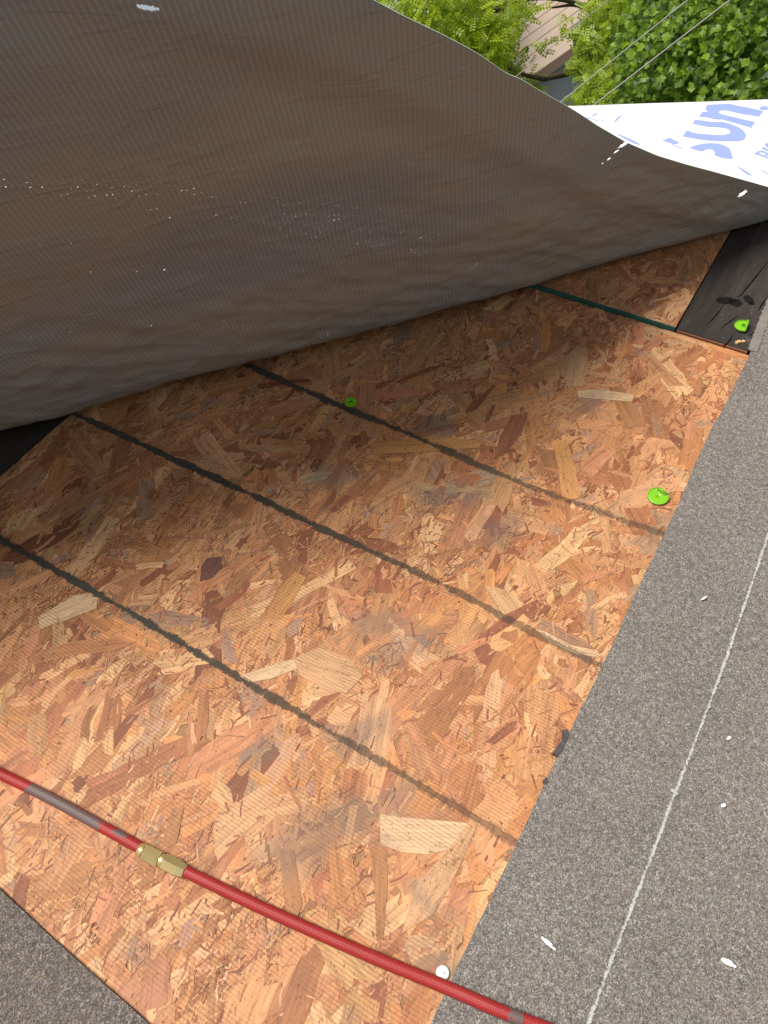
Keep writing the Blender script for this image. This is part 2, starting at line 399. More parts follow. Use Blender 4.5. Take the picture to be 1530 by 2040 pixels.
# old planks of the deck that show round the patch (the rest is hidden under sheets)
def plank(u0, u1, v0, v1, top, seed):
    rr = random.Random(seed); V = []; n = 24
    for k in range(n+1):
        v_ = v0+(v1-v0)*k/n; j = [rr.uniform(-.0012, .0012) for _ in range(4)]
        V += [(u0+j[0], v_, -.030), (u1+j[1], v_, -.030), (u1+j[1], v_, top+j[2]*.4), (u0+j[0], v_, top+j[3]*.4)]
    Fc = [(0, 1, 2, 3), tuple(n*4+k for k in (3, 2, 1, 0))]
    for k in range(n):
        a = k*4
        for s in range(4): Fc.append((a+s, a+4+s, a+4+(s+1) % 4, a+(s+1) % 4))
    return mesh('plank', V, [q[::-1] for q in Fc], M_PLANK, house)
for i in range(7):
    u1 = -1.068-i*.145; plank(u1-.141, u1, -1.6, min(1.9, hipv(u1-.141)-.02), -.003, i)
for i in range(4):
    u0 = .094+i*.131; plank(u0, u0+.128, -1.6, 2.2, -.003, 20+i)
for i in range(6):
    plank(-.9+i*.16, -.9+i*.16+.155, -1.6, -.42, -.003, 40+i)
dark = plank(-.169, -.035, 1.2735, 2.24, .006, 77)
dark['label'] = 'dark weathered plank with knots and long cracks beside the strand board'
plank(-.032, .09, 1.2735, 2.28, .004, 78)
M_KNOT = simple('black knot', (.010, .009, .009), .8, spec=.1); M_CRACK = simple('crack', (.006, .005, .004), .95, spec=.0)
for (x, y, rx, ry, an) in ((1446, 598, .020, .011, .5), (1466, 602, .013, .012, .2), (1492, 596, .008, .016, .8), (1497, 604, .004, .004, 0)):
    c = P(x, y, .0072); rr = random.Random(x)
    poly = [(c[0]+math.cos(an)*rx*math.cos(t)*k-math.sin(an)*ry*math.sin(t)*k, c[1]+math.sin(an)*rx*math.cos(t)*k+math.cos(an)*ry*math.sin(t)*k) for t in np.linspace(0, 2*math.pi, 18, endpoint=False) for k in [rr.uniform(.85, 1.15)]]
    v, f = prism(poly, .0050, .0068); mesh('knot', v, f, M_KNOT, dark)
def painted(pts, wid, z, n=24):
    s = spline(pts, n); V = []; UV = []; Fc = []; L = 0; K = 4
    for i, p in enumerate(s):
        t = s[min(i+1, len(s)-1)]-s[max(i-1, 0)]; t = t[:2]/np.linalg.norm(t[:2]); nn = np.array([-t[1], t[0]])
        if i: L += np.linalg.norm(p-s[i-1])
        for k in range(K+1):
            y = 1-2*k/K; V.append((*(p[:2]+nn*y*wid/2), z)); UV.append((L, y))
    for i in range(len(s)-1):
        for k in range(K): a = i*(K+1)+k; Fc.append((a, a+1, a+K+2, a+K+1))
    return V, Fc, UV
def ribbon(pts, wid, z0, z1, jag=.0, n=10, seed=1, closed_w=None):
    rr = random.Random(seed); s = spline(pts, n); L = []; Rr = []
    for i, p in enumerate(s):
        t = s[min(i+1, len(s)-1)]-s[max(i-1, 0)]; t = t[:2]/np.linalg.norm(t[:2]); nn = np.array([-t[1], t[0]])
        wv = wid if not closed_w else wid*closed_w(i/(len(s)-1))
        L.append(p[:2]+nn*(wv/2+rr.uniform(-jag, jag))); Rr.append(p[:2]-nn*(wv/2+rr.uniform(-jag, jag)))
    V = [(*p, z) for z in (z0, z1) for q in (L, Rr) for p in q]; m = len(s); Fc = []
    for i in range(m-1):
        a, b, c, d = i, m+i, 2*m+i, 3*m+i
        Fc += [(c, d, d+1, c+1), (a, a+1, b+1, b), (a, c, c+1, a+1), (b, b+1, d+1, d)]
    Fc += [(0, m, 3*m, 2*m), (m-1, 3*m-1, 4*m-1, 2*m-1)]
    return V, Fc
taper = lambda t: .15+.85*math.sin(math.pi*min(max(t, .02), .98))
for k, pts in enumerate((((1530, 520), (1505, 552), (1478, 585), (1466, 592)), ((1443, 606), (1425, 630), (1405, 650)), ((1472, 628), (1452, 642), (1436, 655)), ((1462, 664), (1452, 680), (1440, 690)), ((1530, 592), (1518, 606), (1511, 618)), ((1515, 652), (1500, 664), (1494, 668)))):
    v, f = ribbon([P(x, y, .0066) for x, y in pts], .0024, .0050, .0066, .0005, 9, k, taper); mesh('crack', v, f, M_CRACK, dark)
v, f = box(-.168, -.034, 1.2690, 1.2733, -.004, .0045); mesh('end_grain', v, f, NT('end grain').set((.16, .062, .025), .8), dark)
M_FELT = NT('torn felt'); q = M_FELT.coord(); M_FELT = M_FELT.set(M_FELT.mix(M_FELT.noise(q, 70, 4, .7), (.10, .088, .078), (.26, .23, .205)), .9)
v, f = ribbon([P(x, y, .008) for x, y in ((1499, 700), (1508, 676), (1519, 645), (1533, 610), (1560, 560))], .017, .0075, .0095, .0018, 22, 4); mesh('felt_scrap', v, f, M_FELT, house)

# ------------------------------------------------------------------ strand board panels
PAL = .94*np.array([(.52, .268, .122), (.59, .340, .170), (.50, .230, .090), (.37, .158, .068), (.25, .090, .045), (.36, .215, .135), (.46, .210, .102)])*np.array([1.01, .955, .94])
PW_ = np.array([.29, .14, .15, .17, .05, .05, .15])
def strands(u0, u1, v0, v1, counts, seed, z0):
    """irregular flat wood strands: list of (outline, uv, colour, height, area)"""
    g = np.random.default_rng(seed); out = []; CC = np.c_[g.uniform(u0, u1, 260), g.uniform(v0, v1, 260)]
    for kind, n in enumerate(counts):
        for _ in range(n):
            c = np.array([g.uniform(u0, u1), g.uniform(v0, v1)])
            if kind == 2 and g.random() < .75: c = CC[g.integers(len(CC))]+g.normal(0, 1, 2)*np.array([.018, .030])
            ang = math.pi/2+g.normal(0, .48) if g.random() < .72 else g.uniform(0, math.pi)
            if kind == 0: L, W = g.uniform(.06, .17), g.uniform(.014, .046)
            elif kind == 1: L, W = g.uniform(.02, .07), g.uniform(.004, .016)
            else: L, W = .004+.020*g.random()**2.2, g.uniform(.0009, .0030)
            ne = 4 if kind == 0 else (3 if kind == 1 else 2); bend = g.normal(0, .05)*L; tp = g.uniform(.55, 1.0)
            pts = []
            for s in (-1, 1):
                ys = np.linspace(-s*.5, s*.5, ne)*W*(tp if s > 0 else 1)
                xs = s*L/2+g.normal(0, .16*W+.002*(kind == 0), ne)
                pts += [(x, y) for x, y in zip(xs, ys)]
            # long sides get a mid point so that they are not ruler straight
            side = (0+g.normal(0, L*.1), .5*W*(1+tp)/2+g.normal(0, W*.07)); side2 = (0+g.normal(0, L*.1), -.5*W*(1+tp)/2+g.normal(0, W*.07))
            if kind == 0:
                q1 = [(x*L, -.5*W*(1-(1-tp)*(.5+x))+g.normal(0, W*.06)) for x in (-.3, -.12, .08, .28)]; q2 = [(x*L, .5*W*(1-(1-tp)*(.5+x))+g.normal(0, W*.06)) for x in (.3, .1, -.1, -.29)]
                pts = pts[:ne]+q1+pts[ne:]+q2
                pts = [(x, y) for x, y in pts]
            elif kind == 1: pts = pts[:ne]+[side2]+pts[ne:]+[side]
            else: pts = pts[:ne]+[(0, -W*.5)]+pts[ne:]+[(0, W*.5)]; bend = g.normal(0, .05)*L
            pts = np.array(pts); pts[:, 1] += bend*(1-(2*pts[:, 0]/L)**2)
            uvs = pts+g.uniform(0, 40, 2)
            ca, sa = math.cos(ang), math.sin(ang)
            w2 = pts @ np.array([[ca, sa], [-sa, ca]])+c
            w2[:, 0] = np.clip(w2[:, 0], u0, u1); w2[:, 1] = np.clip(w2[:, 1], v0, v1)
            p = PW_.copy()
            if kind == 2: p = np.array([.15, .14, .10, .31, .22, .03, .05])
            col = PAL[g.choice(len(PAL), p=p/p.sum())]*g.uniform(.82, 1.18)*(1+g.normal(0, .03, 3))
            z = z0+(g.uniform(0, .0013) if kind == 0 else g.uniform(.0001, .0013) if kind == 1 else g.uniform(.0008, .0016))
            out.append((w2, uvs, np.clip(col, .01, .8), z, L*W))
    return out
def build_strands(items, parent, single):
    order = sorted(range(len(items)), key=lambda i: -items[i][4]); big = set()
    for i in order:                                          # the ones that show largest in the photograph
        if len(big) >= single: break
        w2, z = items[i][0], items[i][3]; px, dp = proj(np.c_[w2.mean(0)[None], [[z]]])
        if -20 < px[0, 0] < 1550 and 450 < px[0, 1] < 2060 and z > .0007: big.add(i)
    V, Fc, UV, CO = [], [], [], []; n = 0
    for i, (w2, uvs, col, z, ar) in enumerate(items):
        v = np.c_[w2, np.full(len(w2), z)]
        x = (uvs[:, 0]-uvs[:, 0].mean()); v[:, 2] += x*.0028*((i*7919 % 13)/6-1)
        a = 0.5*np.sum(w2[:, 0]*np.roll(w2[:, 1], -1)-np.roll(w2[:, 0], -1)*w2[:, 1])
        f = tuple(range(len(v))) if a > 0 else tuple(range(len(v)-1, -1, -1))
        if i in big:
            mesh('strand', v, [f], M_OSB, parent, uv=uvs, colr=col)
        else:
            V.append(v); UV.append(uvs); CO.append(np.repeat(col[None], len(v), 0)); Fc.append(tuple(k+n for k in f)); n += len(v)
    o = mesh('strands', np.concatenate(V), Fc, M_OSB, parent, uv=np.concatenate(UV), colr=np.concatenate(CO))
    o['kind'] = 'stuff'
panel = thing('strand_board_panel', 'wide orange brown strand board panel crossed by three dark stripes', 'wood panel', loc=(0, 0, 0))
v, f = box(-1.064, .088, -.41, 1.2675, -.0115, -.0004); mesh('core', v, f, M_PANELCORE, panel)
build_strands(strands(-1.064, .088, -.41, 1.2675, (2500, 4600, 24000), 5, .0), panel, 270)
far = thing('strand_board_panel', 'smaller shaded strand board piece with green painted edge beside the dark plank', 'wood panel')
v, f = box(-1.0, -.172, 1.2725, 1.95, -.010, .0076); mesh('core', v, f, M_PANELCORE, far)
build_strands(strands(-.75, -.172, 1.2725, 1.80, (560, 900, 2600), 9, .008), far, 40)
v, f = ribbon([(-1.0, 1.2716, 0), (-.6, 1.2708, 0), (-.40, 1.2712, 0), (-.30, 1.2702, 0), (-.172, 1.2712, 0)], .0030, -.002, .0098, .0006, 12, 3); mesh('painted_edge', v, f, M_GREEN_EDGE, far)
# flakes that stand out in the photograph, traced onto the board
PALE, TAN, ORANGE, BROWN, RED, DARK = (.56, .37, .21), (.47, .265, .135), (.49, .235, .08), (.33, .15, .062), (.24, .085, .042), (.13, .055, .04)
for k, (cl_, pts) in enumerate((
 (PALE, ((1065, 1252), (1090, 1260), (1135, 1285), (1190, 1296), (1198, 1310), (1150, 1303), (1100, 1284))),
 (PALE, ((757, 1622), (800, 1628), (860, 1633), (932, 1640), (905, 1690), (850, 1702), (800, 1697), (758, 1682))),
 (BROWN, ((738, 1688), (771, 1690), (772, 1760), (764, 1872), (750, 1874), (745, 1762))),
 (BROWN, ((556, 1690), (585, 1692), (602, 1800), (590, 1834), (570, 1826))),
 (ORANGE, ((1100, 878), (1129, 876), (1151, 960), (1152, 992), (1120, 998), (1112, 930))),
 (BROWN, ((1213, 772), (1240, 768), (1288, 848), (1246, 853), (1230, 815))),
 (RED, ((1020, 828), (1052, 822), (1040, 862), (1012, 898), (984, 916), (996, 870))),
 (RED, ((980, 770), (990, 765), (950, 815), (926, 824), (935, 806))),
 (PALE, ((478, 1346), (560, 1318), (592, 1311), (592, 1332), (540, 1352), (495, 1360))),
 (PALE, ((76, 1228), (150, 1186), (196, 1180), (192, 1212), (130, 1236), (80, 1254))),
 (DARK, ((412, 1112), (440, 1108), (442, 1132), (422, 1152), (398, 1158), (402, 1128))),
 (ORANGE, ((518, 1230), (560, 1168), (588, 1138), (610, 1150), (585, 1195), (560, 1233))),
 (TAN, ((583, 1312), (640, 1288), (700, 1315), (724, 1345), (690, 1382), (640, 1372), (600, 1345))),
 (TAN, ((1120, 715), (1150, 690), (1172, 694), (1170, 740), (1160, 770), (1130, 770), (1118, 742))),
 (BROWN, ((1390, 760), (1398, 750), (1402, 768), (1396, 788), (1384, 790))),
 (BROWN, ((322, 1682), (342, 1610), (366, 1612), (352, 1680), (332, 1690))),
 (TAN, ((830, 1760), (905, 1680), (930, 1640), (948, 1650), (900, 1760), (862, 1822), (800, 1860))),
 (RED, ((968, 1478), (1010, 1440), (1030, 1436), (1022, 1456), (985, 1482))),
 (ORANGE, ((735, 885), (870, 868), (960, 880), (955, 892), (850, 900), (745, 905))),
 (PALE, ((1150, 778), (1200, 776), (1262, 786), (1260, 800), (1200, 796), (1152, 792))),
 (BROWN, ((372, 935), (382, 935), (386, 985), (378, 986))),
 (PALE, ((596, 950), (640, 938), (664, 940), (650, 956), (600, 965))))):
    q = np.array([P(x, y, .0018) for x, y in pts])[:, :2]; d = q-q.mean(0); ax_ = np.linalg.svd(d)[2]; uvs = d @ ax_.T+k*1.7
    a = .5*np.sum(q[:, 0]*np.roll(q[:, 1], -1)-np.roll(q[:, 0], -1)*q[:, 1])
    V = np.c_[q, np.full(len(q), .00172+.00001*k)]
    mesh('strand', V, [tuple(range(len(q))) if a > 0 else tuple(range(len(q)-1, -1, -1))], M_OSB, panel, uv=uvs, colr=np.array(cl_))
# stripes left on the board by the old felt
M_LINE = mat_worn('black stripe', (.060, .055, .045), 130, .60, (-.85, -.02, .66))
for k, (pts, wd) in enumerate(((((300, 640), (500, 730), (640, 792), (840, 875), (1010, 950), (1170, 1010), (1335, 1068)), .0205), (((60, 786), (165, 832), (330, 907), (500, 985), (630, 1048), (880, 1163), (1065, 1262), (1205, 1330)), .0180), (((-110, 1012), (0, 1075), (200, 1186), (400, 1305), (600, 1424), (800, 1542), (1040, 1686)), .0175))):
    v, f, uv = painted([P(x, y, .0022) for x, y in pts], wd*1.18, .0024); mesh('stripe', v, f, M_LINE, panel, uv=uv)

# ------------------------------------------------------------------ granulated membranes
def membrane(u0, u1, v0, v1, top, thick, wavy, mat, parent, seed, nu=60, nv=140):
    V = []; us = u0+(u1-u0)*np.linspace(0, 1, nu)**1.5; vs = np.linspace(v0, v1, nv)
    for lay in (1, 0):
        for u in us:
            for v_ in vs:
                k = max(0, 1-(u-u0)/.06)
                e = wavy*(noise.noise((seed, v_*4.5, 0))*1.0+noise.noise((seed+9, v_*38, 0))*.35)*k
                z = top+.0012*noise.noise((u*5, v_*5, seed)) if lay else top-thick
                V.append((u+e, v_, z))
    n = nu*nv; Fc = grid_faces(nu, nv)+grid_faces(nu, nv, n, True)
    ring = [i*nv for i in range(nu)]+[(nu-1)*nv+j for j in range(1, nv)]+[i*nv+nv-1 for i in range(nu-2, -1, -1)]+[j for j in range(nv-2, 0, -1)]
    for i in range(len(ring)): a, b = ring[i], ring[(i+1) % len(ring)]; Fc.append((b, a, a+n, b+n))
    return mesh('membrane_sheet', V, Fc, mat, parent)
mr = thing('roofing_membrane', 'grey granulated membrane strip with a straight white chalk line along the eave', 'roofing membrane', 'granulated membranes')
membrane(-.030, .60, -1.4, 2.1, .0075, .0052, .0045, M_GRAN, mr, 3)
M_CHALK = mat_worn('chalk', (.37, .37, .355), 230, .92, None, .7)
v, f, uv = painted([P(x, y, .009) for x, y in ((1680, 660), (1610, 848), (1560, 985), (1530, 1068), (1485, 1200), (1440, 1330), (1395, 1450), (1345, 1580), (1300, 1700), (1250, 1830), (1175, 2030), (1120, 2180), (1040, 2420), (960, 2660))], .0120, .0094); mesh('chalk_line', v, f, M_CHALK, mr, uv=uv)
v, f, uv = painted([P(1336, 1572, .0095), P(1343, 1577, .0095), P(1350, 1583, .0095)], .014, .0098); mesh('chalk_blot', v, f, M_CHALK, mr, uv=uv)
ml = thing('roofing_membrane', 'dark coarse granulated membrane lapping the strand board at the hose end', 'roofing membrane', 'granulated membranes')
o = membrane(0, 1.1, -.5, .6, .0070, .0048, .0015, M_GRAN2, ml, 6, 50, 60)
o.matrix_local = Matrix.Translation((-.55, -.098, 0)) @ Matrix.Rotation(-math.pi/2-.035, 4, 'Z')
M_TAR = NT('tar'); q = M_TAR.coord(); M_TAR.bump(M_TAR.noise(q, 160, 3), .6, .002); M_TAR = M_TAR.set(M_TAR.mix(M_TAR.noise(q, 80, 3), (.035, .028, .026), (.085, .07, .066)), .7)
for lab, pts in (('elongated dark tar flake stuck at the membrane edge', ((1120, 1456), (1131, 1456), (1133, 1466), (1127, 1480), (1119, 1500), (1110, 1508), (1101, 1502), (1108, 1490), (1120, 1474))),
                 ('tiny round tar crumb at the membrane edge', ((1088, 1549), (1091, 1556), (1088, 1566), (1084, 1564), (1081, 1557)))):
    poly = [tuple(P(x, y, .004)[:2]) for x, y in pts]; v, f = prism(poly, .0016, .0085)
    tag(mesh('tar_flake', v, f, M_TAR), lab, 'tar flake')

# ------------------------------------------------------------------ underlayment sheet
und = thing('roofing_underlayment', 'big dark backed roofing underlayment sheet lifted off the roof, white printed top', 'underlayment', loc=tuple(H0))
def rel(V): V = np.array(V, float).copy(); V -= H0; return V
def flap():
    sel = np.where(EB > .004)[0]; na = len(sel); nb = 150
    Pts = np.zeros((na, nb, 3)); UV = np.zeros((na, nb, 2))
    for i, k in enumerate(sel):
        t = np.linspace(0, 1, nb)**1.15; b = t*EB[k]
        for c in range(3): Pts[i, :, c] = np.interp(b, BB, TAB[k, :, c])
        UV[i, :, 0] = AA[k]; UV[i, :, 1] = b
    da = np.gradient(Pts, axis=0); dbv = np.gradient(Pts, axis=1)
    N = np.cross(da, dbv); N /= np.linalg.norm(N, axis=-1, keepdims=True)+1e-12
    sgn = np.sign(np.mean(N @ G_)); N *= sgn
    D = np.zeros((na, nb))
    for i in range(na):
        for j in range(nb):
            a, b = UV[i, j]; eb = EB[sel[i]]
            f = min(1, b/.10)*min(1, max(0, (eb-b)/.05)+.12)
            d = .014*noise.noise((a*2.6, b*3.4, 1.3))+.006*noise.noise((a*5+b*3, b*7, 5.1))
            low = math.exp(-((b-.16)/.16)**2)
            d += (.0042*low+.0010)*noise.noise((a*9-b*12, b*30+a*20, 9.7))+(.0030*low+.0004)*noise.noise((a*20-b*24, b*52+a*40, 2.7))
            d += .0045*math.exp(-(((eb-b)-.10)/.035)**2)-.004*math.exp(-(((eb-b)-.17)/.04)**2)
            D[i, j] = d*f
    Pts += N*D[..., None]
    back = Pts-N*.0014
    V = np.concatenate([Pts.reshape(-1, 3), back.reshape(-1, 3)]); n = na*nb
    fl = sgn < 0
    Fc = grid_faces(na, nb, 0, fl)+grid_faces(na, nb, n, not fl); mi = [0]*((na-1)*(nb-1))+[1]*((na-1)*(nb-1))
    ring = [i*nb for i in range(na)]+[(na-1)*nb+j for j in range(1, nb)]+[i*nb+nb-1 for i in range(na-2, -1, -1)]+[j for j in range(nb-2, 0, -1)]
    for i in range(len(ring)):
        a, b = ring[i], ring[(i+1) % len(ring)]; Fc.append((b, a, a+n, b+n) if not fl else (a, b, b+n, a+n)); mi.append(2)
    return mesh('lifted_flap', rel(V), Fc, [M_UNDER, M_FLAPTOP, M_RIM], und, True, mi, np.concatenate([UV.reshape(-1, 2)]*2))
M_RIM = simple('cut edge', (.55, .60, .45), .6)
M_FLAPTOP = M_UNDER.copy(); M_FLAPTOP.name = 'white coated flap'
b_ = M_FLAPTOP.node_tree.nodes['Principled BSDF']
for l in list(b_.inputs['Base Color'].links): M_FLAPTOP.node_tree.links.remove(l)
b_.inputs['Base Color'].default_value = (.8, .8, .8, 1)
flap()
def flat():
    na, nb = 150, 60; V = []; aa = np.linspace(-2.35, .72, na)
    for lay in (0, 1):
        for a in aa:
            p0 = H0+a*E_; d0 = max(-.374*0, (.627*a-.086)/.779, .374*float(fold_radius(a)))
            # distance to the hip along -g
            q = p0; den = -(-G_[1])+.56*(-G_[0]); d1 = (q[1]-2.396-.56*q[0])/(G_[1]-.56*G_[0])
            d1 = max(d1-.004, d0+.01)
            for t in np.linspace(0, 1, nb):
                d = d0+(d1-d0)*t; p = q-G_*d
                z = BASE+.0004*noise.noise((p[0]*6, p[1]*6, 4.0))-(.0016 if lay else 0)
                V.append((p[0], p[1], z))
    n = na*nb; Fc = grid_faces(na, nb)+grid_faces(na, nb, n, True)
    p = [np.array(V[i]) for i in Fc[0]]
    if np.cross(p[1]-p[0], p[2]-p[0])[2] < 0: Fc = [q[::-1] for q in Fc]
    ring = [i*nb for i in range(na)]+[(na-1)*nb+j for j in range(1, nb)]+[i*nb+nb-1 for i in range(na-2, -1, -1)]+[j for j in range(nb-2, 0, -1)]
    for i in range(len(ring)): a, b = ring[i], ring[(i+1) % len(ring)]; Fc.append((b, a, a+n, b+n))
    return mesh('flat_sheet', rel(V), Fc, M_TOP, und, True)
flat()
M_INK = NT('blue print'); q = M_INK.coord(); M_INK = M_INK.set(M_INK.mix(M_INK.noise(q, 20, 4), (.23, .30, .67), (.29, .36, .74)), .5)
def za(pts, ox=1290, oy=190, s=6.375): return [(ox+x/s, oy+y/s) for x, y in pts]
def ell(cx, cy, rx, ry, n=20): return [(cx+rx*math.cos(t), cy+ry*math.sin(t)) for t in np.linspace(0, 2*math.pi, n, endpoint=False)]
INK = [
 ('printed_letter', za([(600, 310), (700, 318), (800, 333), (950, 335), (1050, 362), (1150, 400), (1220, 445), (1252, 500), (1240, 545), (1190, 572), (1120, 580), (950, 580), (800, 572), (650, 555), (520, 530), (445, 515), (500, 440), (560, 465), (620, 480), (700, 490), (800, 497), (900, 503), (980, 500), (1040, 485), (1055, 460), (1035, 430), (980, 412), (900, 402), (780, 400), (700, 385), (640, 372), (570, 355)])),
 ('printed_letter', za([(655, 265), (700, 205), (780, 210), (745, 185), (735, 150), (760, 120), (900, 112), (1040, 106), (1120, 125), (1280, 155), (1470, 198), (1415, 268), (1300, 248), (1200, 235), (1120, 215), (1040, 195), (950, 182), (910, 195), (905, 215), (940, 238), (1020, 258), (1100, 272), (1200, 300), (1365, 335), (1320, 410), (1200, 375), (1100, 345), (960, 305), (850, 300), (750, 275)])),
 ('printed_letter', za([(535, 660), (600, 635), (700, 612), (800, 605), (900, 610), (980, 635), (1040, 670), (1065, 720), (1070, 765), (1088, 785), (1070, 802), (1000, 800), (940, 790), (850, 755), (855, 720), (830, 690), (780, 680), (730, 690), (690, 710), (600, 690)])),
 ('printed_dot', za(ell(1478, 160, 58, 24))),
 ('printed_block', za([(190, 570), (285, 535), (330, 560), (410, 600), (340, 618), (300, 605), (240, 590)])),
 ('printed_dash', za([(285, 612), (360, 635), (455, 678), (450, 684), (380, 656)])),
 ('printed_dash', za([(1130, 893), (1230, 945), (1325, 1008), (1318, 1018), (1265, 1000), (1200, 955)])),
 ('printed_dash', za([(1410, 933), (1470, 955), (1560, 1000), (1555, 1008), (1480, 972)])),
 ('printed_letter', za([(1355, 740), (1372, 722), (1440, 745), (1540, 785), (1540, 803), (1440, 768)])),
 ('printed_letter', za([(1388, 722), (1400, 705), (1450, 698), (1500, 712), (1535, 740), (1520, 765), (1490, 757), (1500, 738), (1465, 722), (1425, 722), (1412, 733)])),
 ('printed_letter', za([(1448, 672), (1475, 650), (1545, 695), (1545, 715)])),
 ('printed_letter', za([(1490, 632), (1500, 610), (1545, 598), (1545, 616), (1518, 630), (1545, 655), (1545, 675)])),
 ('printed_dash', za([(750, 500), (830, 530), (960, 585), (1080, 645), (1112, 668), (1080, 672), (960, 625), (820, 550)], 1130, 200, 7.65)),
 ('printed_dash', za([(715, 318), (760, 265), (805, 230), (820, 238), (780, 275), (732, 325)], 1130, 200, 7.65)),
 ('printed_dash', za([(375, 232), (415, 205), (462, 195), (462, 204), (420, 216), (385, 238)], 1130, 200, 7.65)),
 ('printed_dash', za([(518, 322), (535, 285), (547, 280), (530, 325)], 1130, 200, 7.65)),
 ('printed_dash', za([(250, 252), (320, 262), (400, 285), (472, 308), (470, 313), (380, 286), (300, 268)], 1130, 200, 7.65)),
]
for nm, pts in INK:
    poly = [tuple(P(x, y, BASE+.001)[:2]-H0[:2]) for x, y in pts]
    v, f = prism(poly, BASE+.0004, BASE+.0011); mesh(nm, v, f, M_INK, und)

# ------------------------------------------------------------------ air hose
RH = .0071
hp = spline([P(x, y, RH+.002+(.007 if x > 905 else 0)) for x, y in ((-560, 1290), (-350, 1372), (-160, 1464), (0, 1541), (100, 1590), (200, 1645), (285, 1692), (322, 1713), (368, 1735), (470, 1784), (560, 1826), (746, 1908), (882, 1964), (992, 2012), (1080, 2046), (1250, 2108), (1500, 2185), (1800, 2250))], 14)
hose = thing('air_hose', 'red rubber air hose with brass coupling lying across strand board', 'hose', loc=tuple(hp[14*7]))
h0 = hp[14*7]
def L_of(i): return sum(np.linalg.norm(hp[k+1]-hp[k]) for k in range(i))
i1, i2 = 14*6+2, 14*8-2
seg1, seg2 = hp[:i1+4], hp[i2-4:]
l1 = lambda x: next(L_of(i) for i in range(len(seg1)) if proj(hp[i])[0][0] >= x)
SCUFF[:] = [(l1(48), l1(138), (.05, .42)), (l1(140), l1(206), (.06, .40)), (l1(232), l1(250), (.25, .45))]
V, Fc, uv = tube([p-h0 for p in seg1], RH, 20); M_H1 = mat_hose(); mesh('hose_section', V, Fc, M_H1, hose, True, uv=uv)
acc = 0; s0 = s1 = None
for k in range(1, len(seg2)):
    acc += np.linalg.norm(seg2[k]-seg2[k-1]); x = proj(seg2[k])[0][0]
    if s0 is None and x > 1000: s0 = acc
    if s1 is None and x > 1030: s1 = acc
SCUFF[:] = [(s0, s1, None)]
V, Fc, uv = tube([p-h0 for p in seg2], RH, 20); mesh('hose_section', V, Fc, mat_hose(), hose, True, uv=uv)
M_BRASS = NT('brass'); q = M_BRASS.coord(); M_BRASS.bump(M_BRASS.noise(q, 300, 3), .15, .0005)
M_BRASS = M_BRASS.set(M_BRASS.mix(M_BRASS.noise(q, 60, 3), (.46, .34, .13), (.66, .53, .26)), .33, .5, .6)
pa, pb = P(279, 1692, RH+.0028), P(369, 1737, RH+.0028); ax = (pb-pa)/np.linalg.norm(pb-pa); LF = np.linalg.norm(pb-pa)
def lathe(prof, seg, ph=0):
    s = np.cross(ax, (0, 0, 1)); s /= np.linalg.norm(s); u = np.cross(s, ax); V = []; Fc = []
    for x, r in prof:
        for k in range(seg): t = 2*math.pi*k/seg+ph; V.append(pa+ax*x+r*(math.cos(t)*s+math.sin(t)*u)-h0)
    for i in range(len(prof)-1):
        for k in range(seg): k2 = (k+1) % seg; Fc.append((i*seg+k, i*seg+k2, (i+1)*seg+k2, (i+1)*seg+k))
    return V, Fc+[tuple(range(seg-1, -1, -1)), tuple((len(prof)-1)*seg+k for k in range(seg))]
cp = bpy.data.objects.new('coupling', None); link(cp, hose)
RF = .0102
V, Fc = lathe([(0, RF*.78), (LF*.06, RF*.86), (LF*.14, RF*.99), (LF*.44, RF*1.0), (LF*.46, RF*.94)], 6, .30); mesh('hex_nut', V, Fc, M_BRASS, cp)
V, Fc = lathe([(0-.0008, RF*.72), (LF*.03, RF*.84), (LF*.10, RF*.90)], 24); mesh('collar', V, Fc, M_BRASS, cp, False)
V, Fc = lathe([(LF*.455, RF*.70), (LF*.47, RF*.80), (LF*.53, RF*.80), (LF*.545, RF*.70)], 24); mesh('neck', V, Fc, M_BRASS, cp, False)
V, Fc = lathe([(LF*.54, RF*.94), (LF*.56, RF*1.0), (LF*.86, RF*1.0), (LF*.96, RF*.84), (LF, RF*.76)], 6, .55); mesh('hex_nut', V, Fc, M_BRASS, cp)

